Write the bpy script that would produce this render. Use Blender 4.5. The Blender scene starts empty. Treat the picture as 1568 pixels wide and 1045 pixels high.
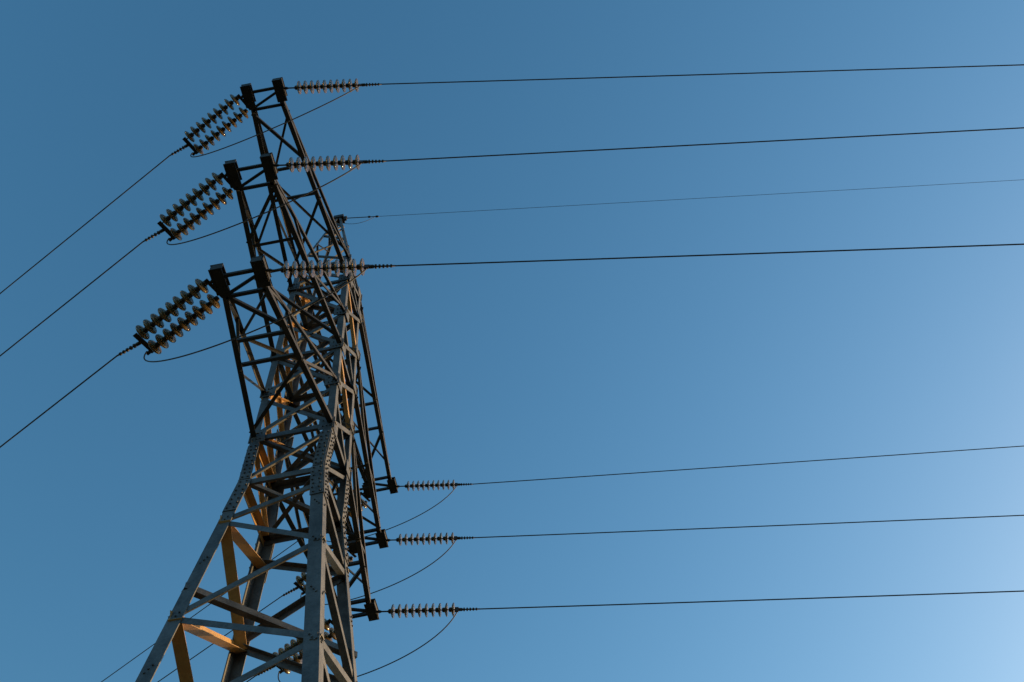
import bpy, bmesh, math, random
from mathutils import Vector, Matrix
random.seed(4)
ZOOM=None
V=Vector
sc=bpy.context.scene
# ------------------------------------------------------------------ materials
def mat(name):
    m=bpy.data.materials.new(name);m.use_nodes=True
    nt=m.node_tree;b=nt.nodes['Principled BSDF'];return m,nt,b
def steel(name,c1,c2,met=.35,rough=.55,sc1=3.0):
    m,nt,b=mat(name);N=nt.nodes;L=nt.links
    tc=N.new('ShaderNodeTexCoord');n1=N.new('ShaderNodeTexNoise');n1.inputs['Scale'].default_value=sc1;n1.inputs['Detail'].default_value=8
    n1.inputs['Roughness'].default_value=.65
    n2=N.new('ShaderNodeTexNoise');n2.inputs['Scale'].default_value=sc1*12;n2.inputs['Detail'].default_value=4
    mx=N.new('ShaderNodeMath');mx.operation='MULTIPLY_ADD';mx.inputs[1].default_value=.35
    L.new(tc.outputs['Object'],n1.inputs['Vector']);L.new(tc.outputs['Object'],n2.inputs['Vector'])
    L.new(n2.outputs['Fac'],mx.inputs[0]);L.new(n1.outputs['Fac'],mx.inputs[2])
    r=N.new('ShaderNodeValToRGB');r.color_ramp.elements[0].position=.52;r.color_ramp.elements[1].position=.82
    r.color_ramp.elements[0].color=(*c1,1);r.color_ramp.elements[1].color=(*c2,1)
    L.new(mx.outputs[0],r.inputs[0]);L.new(r.outputs[0],b.inputs['Base Color'])
    b.inputs['Metallic'].default_value=met;b.inputs['Roughness'].default_value=rough
    bp=N.new('ShaderNodeBump');bp.inputs['Strength'].default_value=.15;bp.inputs['Distance'].default_value=.01
    L.new(n2.outputs['Fac'],bp.inputs['Height']);L.new(bp.outputs[0],b.inputs['Normal'])
    return m
M_ST=steel('galvanised_steel',(.045,.050,.056),(.115,.122,.130),.2,.6)
M_YE=steel('sunlit_gold_steel',(.36,.19,.06),(.52,.31,.11),0,.6)  # low-sun gold put into the base colour, mainly for left-face braces
M_AR=steel('crossarm_steel',(.035,.034,.033),(.065,.062,.057),.2,.6)
M_DK=steel('dark_steel',(.018,.017,.016),(.04,.037,.034),.1,.7)  # darker tone for crossarm tips and peak bracket
M_CAP=steel('insulator_cap_iron',(.022,.018,.015),(.05,.04,.03),.4,.5,20)
M_WIRE=steel('aluminium_conductor',(.02,.02,.022),(.04,.04,.04),.3,.6,8)
M_GL,nt,b=mat('toughened_glass')
b.inputs['Base Color'].default_value=(.27,.19,.085,1);b.inputs['Roughness'].default_value=.06
b.inputs['Transmission Weight'].default_value=.65;b.inputs['IOR'].default_value=1.5
M_CO=steel('concrete',(.22,.21,.2),(.34,.33,.31),0,.9)

# ------------------------------------------------------------------ mesh helpers
def prism(bm,p,q,prof,u,v,mi=0):
    a=[bm.verts.new(p+u*x+v*y) for x,y in prof];c=[bm.verts.new(q+u*x+v*y) for x,y in prof]
    n=len(prof)
    fs=[bm.faces.new(a[::-1]),bm.faces.new(c)]
    for i in range(n): fs.append(bm.faces.new((a[i],a[(i+1)%n],c[(i+1)%n],c[i])))
    for f in fs: f.material_index=mi
def angle(bm,p,q,n,w=.08,t=.009,off=0,side=1,mi=0):
    """L-section member p->q; one flange flat in the face of outward normal n, other pointing inward"""
    p=V(p);q=V(q);a=(q-p).normalized();n=V(n);n=(n-a*n.dot(a)).normalized();u=a.cross(n)*side
    o=n*off
    prof=[(-w/2,0),(w/2,0),(w/2,t),(-w/2+t,t),(-w/2+t,w),(-w/2,w)]
    prism(bm,p+o,q+o,prof,u,-n,mi)
def leg(bm,p,q,sx,sy,w,t=.014):
    prism(bm,V(p),V(q),[(0,0),(w,0),(w,t),(t,t),(t,w),(0,w)],V((-sx,0,0)),V((0,-sy,0)))
def box(bm,c,ax,ay,az,sx,sy,sz):
    c=V(c);ax=V(ax).normalized();ay=V(ay).normalized();az=V(az).normalized()
    vs=[bm.verts.new(c+ax*sx*i/2+ay*sy*j/2+az*sz*k/2) for i in(-1,1) for j in(-1,1) for k in(-1,1)]
    for f in((0,1,3,2),(4,6,7,5),(0,4,5,1),(2,3,7,6),(0,2,6,4),(1,5,7,3)): bm.faces.new([vs[i] for i in f])
def frame(d):
    d=d.normalized();h=V((0,0,1)) if abs(d.z)<.9 else V((1,0,0))
    u=d.cross(h).normalized();return u,u.cross(d).normalized()
def lathe(bm,o,d,prof,seg=16,mi=0,smooth=True):
    d=V(d).normalized();u,v=frame(d);rings=[]
    for s,r in prof:
        rings.append([bm.verts.new(V(o)+d*s+(u*math.cos(2*math.pi*k/seg)+v*math.sin(2*math.pi*k/seg))*max(r,1e-4)) for k in range(seg)])
    for a,b_ in zip(rings,rings[1:]):
        for k in range(seg):
            f=bm.faces.new((a[k],a[(k+1)%seg],b_[(k+1)%seg],b_[k]));f.material_index=mi;f.smooth=smooth
    for rg in (rings[0][::-1],rings[-1]):
        f=bm.faces.new(rg);f.material_index=mi
def bolt(bm,c,n,r=.017,h=.022):
    lathe(bm,V(c),n,[(0,r),(h,r)],6,0,False)
def finish(bm,name,mats,parent=None):
    bmesh.ops.recalc_face_normals(bm,faces=bm.faces)
    me=bpy.data.meshes.new(name);bm.to_mesh(me);bm.free()
    for m in mats: me.materials.append(m)
    o=bpy.data.objects.new(name,me);bpy.context.collection.objects.link(o)
    if parent: o.parent=parent
    return o

# ------------------------------------------------------------------ tower dimensions
H=[14.0,16.63,19.58];HP=24.6;ZB=12.76;HT=20.7;WT=.308
LN=[3.234,3.987,4.589];LF=[3.714,4.311,5.184]
prof_z=[(0,1.819,1.942,1.942),(ZB,.633,.5535,.66),(H[0],.6655,.4631,.62),(H[2],.6513,.5028,.60),(HT,.60,.47,.54),(HP,.06,.06,.06)]
def half(z):
    for a,b_ in zip(prof_z,prof_z[1:]):
        if z<=b_[0]+1e-6:
            k=(z-a[0])/(b_[0]-a[0]);return [a[i]*(1-k)+b_[i]*k for i in(1,2,3)]
    return list(prof_z[-1][1:])
def C(sx,sy,z):
    x,yn,yf=half(z);return V((sx*x,-yn if sy<0 else yf,z))
pylon=bpy.data.objects.new('electricity_pylon',None);bpy.context.collection.objects.link(pylon)

bm=bmesh.new()
for sx in(-1,1):
    for sy in(-1,1):
        leg(bm,C(sx,sy,0),C(sx,sy,ZB),sx,sy,.18,.016)
        leg(bm,C(sx,sy,ZB),C(sx,sy,H[0]),sx,sy,.15,.014)
        leg(bm,C(sx,sy,H[0]),C(sx,sy,HT),sx,sy,.12,.012)
        leg(bm,C(sx,sy,HT),C(sx,sy,HP),sx,sy,.06,.008)
finish(bm,'legs',[M_ST],pylon)
FACES=[((-1,-1),(1,-1),(0,-1,0)),((1,1),(-1,1),(0,1,0)),((1,-1),(1,1),(1,0,0)),((-1,1),(-1,-1),(-1,0,0))]
bm=bmesh.new()
zz=[12.3,11.75,10.85,9.8,8.95,7.85,6.9,5.6,4.3,2.8,1.2]
for fi,(a,b_,n) in enumerate(FACES):
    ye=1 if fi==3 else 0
    for i in range(len(zz)-1):
        c0,c1=((b_,a) if i%2==0 else (a,b_))
        if fi>=2: c0,c1=c1,c0
        w=(.085,.09,.09,.16)[fi]
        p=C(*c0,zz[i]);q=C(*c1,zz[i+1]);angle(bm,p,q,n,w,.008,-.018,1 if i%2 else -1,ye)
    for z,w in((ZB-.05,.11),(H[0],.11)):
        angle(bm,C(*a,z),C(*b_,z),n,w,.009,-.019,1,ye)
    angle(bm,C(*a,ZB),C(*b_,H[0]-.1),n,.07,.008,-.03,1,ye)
    zs=[H[0],15.25,H[1],18.0,H[2],HT]
    for i in range(len(zs)-1):
        angle(bm,C(*a,zs[i]+.05),C(*b_,zs[i+1]-.05),n,.085,.008,-.014,1,ye)
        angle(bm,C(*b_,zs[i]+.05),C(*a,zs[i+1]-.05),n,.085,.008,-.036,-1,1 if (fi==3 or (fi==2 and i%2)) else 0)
        if zs[i+1] in(H[1],H[2],HT): angle(bm,C(*a,zs[i+1]),C(*b_,zs[i+1]),n,.09,.008,-.05)
    zs=[HT,21.6,22.4,23.1,23.7,24.2]
    for i in range(len(zs)-1):
        c0,c1=((a,b_) if i%2 else (b_,a))
        angle(bm,C(*c0,zs[i]),C(*c1,zs[i+1]),n,.045,.006,-.01,1,2)
for z in (ZB,H[0],H[1],H[2]):
    angle(bm,C(-1,-1,z),C(1,1,z),(0,0,-1),.07,.008);angle(bm,C(1,-1,z),C(-1,1,z),(0,0,-1),.07,.008,-.012)
angle(bm,C(-1,-1,10.3),C(1,1,10.3),(0,0,-1),.09,.008)
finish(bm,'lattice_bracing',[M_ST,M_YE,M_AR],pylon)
# gusset plates with bolts
bm=bmesh.new()
for sx in(-1,1):
    for sy in(-1,1):
        for z0,z1,w in((11.95,ZB-.02,.19),(ZB,13.75,.17)):
            p=C(sx,sy,z0);q=C(sx,sy,z1);ax=(q-p);l=ax.length;mid=(p+q)/2
            for n,inn in((V((0,sy,0)),V((-sx,0,0))),(V((sx,0,0)),V((0,-sy,0)))):
                nn=(n-ax.normalized()*n.dot(ax.normalized())).normalized()
                c=mid+inn*(w/2)+nn*.008
                box(bm,c,ax,inn-ax.normalized()*inn.dot(ax.normalized()),nn,l,w,.014)
                k=int(l/.11)
                for i in range(k):
                    t=(i+.5)/k
                    for o in(.045,w-.045):
                        bolt(bm,p+ax*t+inn*(o+(.012 if i%2 else -.004))+nn*.015,nn)
        for i,z in enumerate(zz[1:8]):
            p=C(sx,sy,z)
            for n,inn in((V((0,sy,0)),V((-sx,0,0))),(V((sx,0,0)),V((0,-sy,0)))):
                for k in range(3): bolt(bm,p+inn*(.05+.035*k)+V((0,0,-.05+.05*k))+n*.0,n,.013,.02)
        for h in H:
            for z in(h,min(h+1.35,HT-.02)):
                p=C(sx,sy,z);box(bm,p+V((-sx*.1,sy*.006,0)),(1,0,0),(0,0,1),(0,1,0),.26,.3,.01)
                box(bm,p+V((sx*.006,-sy*.1,0)),(0,1,0),(0,0,1),(1,0,0),.26,.3,.01)
                for k in range(6): bolt(bm,p+V((-sx*(.04+.06*(k%3)),sy*.012,-.08+.16*(k//3))),(0,sy,0),.013,.02)
finish(bm,'gusset_plates',[M_ST],pylon)

# ------------------------------------------------------------------ crossarms
def arm(i,s):
    h=H[i];l=LN[i] if s<0 else LF[i];zt=min(h+1.35,HT)
    bm=bmesh.new()
    T={};
    for sx in(-1,1):
        tip=V((sx*WT,s*l,h));top=V((sx*WT,s*(l-.06),h+.13))
        T[sx]=(tip,C(sx,s,h),top,C(sx,s,zt))
    lp=lambda a,b_,t:a+(b_-a)*t
    for sx in(-1,1):
        t0,b0,t1,b1=T[sx]
        prism(bm,t0,b0,[(0,0),(.085,0),(.085,.009),(.009,.009),(.009,.085),(0,.085)],V((-sx,0,0)),V((0,0,1)))
        prism(bm,t1,b1,[(0,0),(.07,0),(.07,.008),(.008,.008),(.008,.07),(0,.07)],V((-sx,0,0)),V((0,0,-1)))
        ts=[.08,.30,.56,.97]
        for k in range(len(ts)-1):
            n=(sx,0,0)
            if k%2==0: angle(bm,lp(t0,b0,ts[k]),lp(t1,b1,ts[k+1]),n,.05,.006,-.012)
            else: angle(bm,lp(t1,b1,ts[k]),lp(t0,b0,ts[k+1]),n,.05,.006,-.012)
    a0,ab=T[-1][0],T[-1][1];c0,cb=T[1][0],T[1][1]
    if i==1: a0,ab,c0,cb=c0,cb,a0,ab
    for t0_,t1_ in((.09,.36),(.55,.97)):
        if t0_<.2: angle(bm,lp(a0,ab,t0_),lp(c0,cb,t1_),(0,0,-1),.06,.007,-.012)
        else: angle(bm,lp(c0,cb,t0_),lp(a0,ab,t1_),(0,0,-1),.06,.007,-.012)
    for t in(.38,.53): angle(bm,lp(a0,ab,t),lp(c0,cb,t),(0,0,-1),.055,.007,-.024)
    a1,ab1=T[-1][2],T[-1][3];c1,cb1=T[1][2],T[1][3]
    for t0_,t1_ in((.1,.45),(.45,.95)):
        if t0_<.2: angle(bm,lp(c1,cb1,t0_),lp(a1,ab1,t1_),(0,0,1),.045,.006,-.012)
        else: angle(bm,lp(a1,ab1,t0_),lp(c1,cb1,t1_),(0,0,1),.045,.006,-.012)
    finish(bm,'crossarm_lattice',[M_AR],pylon)
    bm=bmesh.new()
    ye=s*l
    for yy in (ye+s*.03,ye-s*.30):
        box(bm,(0,yy,h+.03),(1,0,0),(0,1,0),(0,0,1),2*WT-.02,.05,.06)
    angle(bm,(-WT,ye-s*.28,h),(WT,ye-s*.02,h),(0,0,-1),.045,.007,.012)
    for sx in(-1,1):
        box(bm,(sx*WT,ye-s*.03,h-.014),(1,0,0),(0,1,0),(0,0,1),.19,.42,.014)
        box(bm,(sx*(WT+.075),ye,h+.06),(0,1,0),(0,0,1),(1,0,0),.34,.19,.014)
        box(bm,(sx*WT,ye,h+.15),(1,0,0),(0,1,0),(0,0,1),.19,.36,.012)
        box(bm,(sx*(WT-.02),ye+s*.17,h+.065),(1,0,0),(0,0,1),(0,1,0),.16,.155,.012)
        for k in range(4): bolt(bm,(sx*(WT-.05+.1*(k%2)),ye-.12+.24*(k//2),h-.021),(0,0,-1),.014,.02)
    finish(bm,'crossarm_tip',[M_DK],pylon)
for i in range(3):
    for s in(-1,1): arm(i,s)
bm=bmesh.new()
box(bm,(0,0,HP),(1,0,0),(0,1,0),(0,0,1),.26,.2,.16)
box(bm,(.1,0,HP-.02),(1,0,0),(0,1,0),(0,0,1),.2,.05,.22)
finish(bm,'peak_bracket',[M_DK],pylon)
bm=bmesh.new()
for sx in(-1,1):
    for sy in(-1,1):
        p=C(sx,sy,0);lathe(bm,V((p.x-sx*.06,p.y-sy*.06,-.3)),(0,0,1),[(0,.5),(.45,.42),(.6,.3)],4,0,False)
finish(bm,'foundation_blocks',[M_CO],pylon)

# ------------------------------------------------------------------ insulators, conductors, jumpers
def D(a,e):
    a=math.radians(a);e=math.radians(e);return V((math.cos(a)*math.cos(e),math.sin(a)*math.cos(e),math.sin(e)))
S=1.871;AR=6.688;ER=-6.448;AL=154.0;EL=-5.065
def discs(bm,o,d,n,sp,R):
    for k in range(n):
        p=o+d*(sp*k)
        lathe(bm,p,d,[(0,.012),(0,.03),(.012,.042),(.05,.045),(.062,.03)],10,0)
        lathe(bm,p,d,[(.050,.044),(.056,R*.62),(.074,R*.93),(.090,R),(.098,R*.97),(.090,R*.80),(.098,R*.66),(.084,R*.55),(.092,R*.42),(.080,.02)],20,1)
    lathe(bm,o,d,[(0,.011),(sp*n+.02,.011)],8,0)
def clamp(bm,p,d,L):
    pr=[(0,.012),(.02,.03),(.08,.03)]
    n=5;s0=.10;st=(L-.12)/n
    for k in range(n):
        a=s0+st*k;pr+=[(a,.014),(a+.004,.034-.002*k),(a+st*.5,.034-.002*k),(a+st*.5+.004,.014)]
    pr+=[(L,.013)]
    lathe(bm,p,d,pr,10,0)
def string_right(tip):
    d=D(AR,ER);bm=bmesh.new();u,v=frame(d)
    lathe(bm,tip,d,[(0,.02),(.06,.03),(.10,.014),(.2,.014),(.24,.03),(.30,.02)],8,0)
    discs(bm,tip+d*.22,d,10,.123,.128)
    e=tip+d*1.47
    box(bm,e+d*.0,d,u,v,.07,.03,.1)
    clamp(bm,e+d*.02,d,S-1.47-.0)
    finish(bm,'insulator_string',[M_CAP,M_GL]);return tip+d*S,tip+d*1.50
def string_left(tip):
    d=D(AL,EL);bm=bmesh.new();w=V((-d.y,d.x,0)).normalized()
    if w.y<0: w=-w
    up=d.cross(w)
    offs=(-.04,.24)
    lathe(bm,tip,d,[(0,.03),(.07,.02)],8,0)
    box(bm,tip+d*.07+w*.10,d,w,up,.05,.36,.02)
    for o in offs:
        discs(bm,tip+d*(.09+.04*(o>0))+w*o,d,9,.143,.132)
    box(bm,tip+d*1.43+w*.10,d,w,up,.07,.38,.02)
    box(bm,tip+d*1.44+w*.25,d,w,up,.18,.05,.03)
    a=tip+d*1.45+w*.06;e=tip+d*S;dd=(e-a)
    clamp(bm,a,dd,dd.length)
    finish(bm,'insulator_string',[M_CAP,M_GL]);return e,tip+d*1.50+w*.22
def tube(name,pts,r,mat_):
    cu=bpy.data.curves.new(name,'CURVE');cu.dimensions='3D';cu.bevel_depth=r;cu.bevel_resolution=2;cu.use_fill_caps=True
    sp=cu.splines.new('POLY');sp.points.add(len(pts)-1)
    for p,q in zip(sp.points,pts): p.co=(*q,1)
    cu.materials.append(mat_)
    o=bpy.data.objects.new(name,cu);bpy.context.collection.objects.link(o)
    dg=bpy.context.evaluated_depsgraph_get();me=bpy.data.meshes.new_from_object(o.evaluated_get(dg))
    bpy.data.objects.remove(o);o=bpy.data.objects.new(name,me);bpy.context.collection.objects.link(o)
    for f in me.polygons: f.use_smooth=True
    return o
def wire(p,az,el,r,name='power_line',span=420):
    a=math.radians(az);t=math.tan(math.radians(el))/(1-6/span);pts=[];s=0
    while s<span:
        pts.append((p.x+math.cos(a)*s,p.y+math.sin(a)*s,p.z+t*s*(1-s/span)));s+=.8 if s<20 else (4 if s<80 else 12)
    tube(name,pts,r,M_WIRE)
def jumper(a,b_):
    dl=D(AL,EL);P=[b_,b_+dl*.30+V((0,0,-.75)),a+V((-.55,0,-1.25)),a];pts=[]
    for k in range(61):
        t=k/60;u=1-t
        pts.append(P[0]*u**3+P[1]*3*u*u*t+P[2]*3*u*t*t+P[3]*t**3)
    tube('jumper_cable',pts,.0105,M_WIRE)
rR=[-6.854,-4.226,-9.578];rF=[-6.014,-5.497,-2.916];qN=[-4.727,-4.881,-5.668];qF=[-4,-3.26,-4.45]
for i in range(3):
    for s in(-1,1):
        l=-LN[i] if s<0 else LF[i]
        e,j1=string_right(V((WT+.08,l,H[i])));wire(e,AR,(rR if s<0 else rF)[i],.0115)
        e,j2=string_left(V((-WT-.08,l,H[i])));wire(e,AL,(qN if s<0 else qF)[i],.0115)
        jumper(j1,j2)
bm=bmesh.new();d=D(AR,-3.6);p0=V((.15,0,HP))
lathe(bm,p0,d,[(0,.02),(.1,.012),(.6,.012),(.62,.03),(.66,.03),(.68,.012),(.8,.012),(.82,.03),(.86,.03),(.9,.01)],8,0)
finish(bm,'earth_wire_clamp',[M_CAP]);wire(p0+d*.85,AR,-3.587,.0055,'earth_wire')
ja=p0+d*.8;jb=V((0,0,HP-.2))
tube('jumper_cable',[ja.lerp(jb,k/20)+V((0,0,-.3*(1-(k/10-1)**2))) for k in range(21)],.006,M_WIRE)

# ------------------------------------------------------------------ ground
gm,nt,b=mat('dry_grass_field');N=nt.nodes;L=nt.links
tc=N.new('ShaderNodeTexCoord');n1=N.new('ShaderNodeTexNoise');n1.inputs['Scale'].default_value=.15;n1.inputs['Detail'].default_value=10
L.new(tc.outputs['Object'],n1.inputs['Vector']);r=N.new('ShaderNodeValToRGB')
r.color_ramp.elements[0].color=(.02,.03,.012,1);r.color_ramp.elements[1].color=(.06,.05,.025,1);r.color_ramp.elements[0].position=.35;r.color_ramp.elements[1].position=.65
L.new(n1.outputs['Fac'],r.inputs[0]);L.new(r.outputs[0],b.inputs['Base Color']);b.inputs['Roughness'].default_value=1
bm=bmesh.new();Rr=3000;n=60
g=[[bm.verts.new((Rr*math.copysign(abs(i/n*2-1)**3,i/n*2-1),Rr*math.copysign(abs(j/n*2-1)**3,j/n*2-1),0)) for j in range(n+1)] for i in range(n+1)]
for row in g:
    for v in row:
        rr=math.hypot(v.co.x,v.co.y)
        v.co.z=(math.sin(v.co.x*.05)*math.cos(v.co.y*.043)*.6)*min(1,max(0,(rr-6)/40))
for i in range(n):
    for j in range(n): bm.faces.new((g[i][j],g[i+1][j],g[i+1][j+1],g[i][j+1]))
finish(bm,'ground',[gm])

# ------------------------------------------------------------------ sky, sun
SUN_AZ=36;SUN_EL=11
w=bpy.data.worlds.new('World');sc.world=w;w.use_nodes=True;nt=w.node_tree
bg=nt.nodes['Background'];sky=nt.nodes.new('ShaderNodeTexSky');sky.sky_type='NISHITA';sky.sun_disc=False
sky.sun_elevation=math.radians(SUN_EL);sky.sun_rotation=math.radians(90-SUN_AZ);sky.air_density=1.3;sky.dust_density=1.3;sky.ozone_density=3
hs=nt.nodes.new('ShaderNodeHueSaturation');hs.inputs['Hue'].default_value=.491;hs.inputs['Saturation'].default_value=1.2;hs.inputs['Value'].default_value=1.55
nt.links.new(sky.outputs[0],hs.inputs['Color']);nt.links.new(hs.outputs[0],bg.inputs[0]);bg.inputs[1].default_value=.15
sl=bpy.data.lights.new('sun','SUN');sl.energy=5;sl.angle=math.radians(.5);sl.color=(1,.62,.26)
so=bpy.data.objects.new('sun',sl);bpy.context.collection.objects.link(so)
so.rotation_euler=(-D(SUN_AZ,SUN_EL)).to_track_quat('-Z','Y').to_euler()

# ------------------------------------------------------------------ camera
yw,pt,rl=[math.radians(a) for a in(-1.771,60.83,-12.49)]
F0=V((-math.sin(yw),math.cos(yw),0));R0=V((math.cos(yw),math.sin(yw),0));Z=V((0,0,1))
F=F0*math.cos(pt)+Z*math.sin(pt);U=-F0*math.sin(pt)+Z*math.cos(pt)
R=R0*math.cos(rl)+U*math.sin(rl);U2=-R0*math.sin(rl)+U*math.cos(rl)
cam=bpy.data.cameras.new('camera');co=bpy.data.objects.new('camera',cam);bpy.context.collection.objects.link(co)
m=Matrix((R,U2,-F)).transposed().to_4x4();m.translation=V((3.507,-8.223,1.6));co.matrix_world=m
cam.sensor_width=36;cam.lens=1392/1568*36;cam.clip_end=10000;cam.clip_start=.05
if ZOOM:
    zx,zy,k=ZOOM;cam.lens*=k;cam.shift_x=(zx-784)/1568*k;cam.shift_y=(522.5-zy)/1568*k
sc.camera=co
sc.view_settings.view_transform='Standard';sc.view_settings.look='None';sc.view_settings.exposure=0
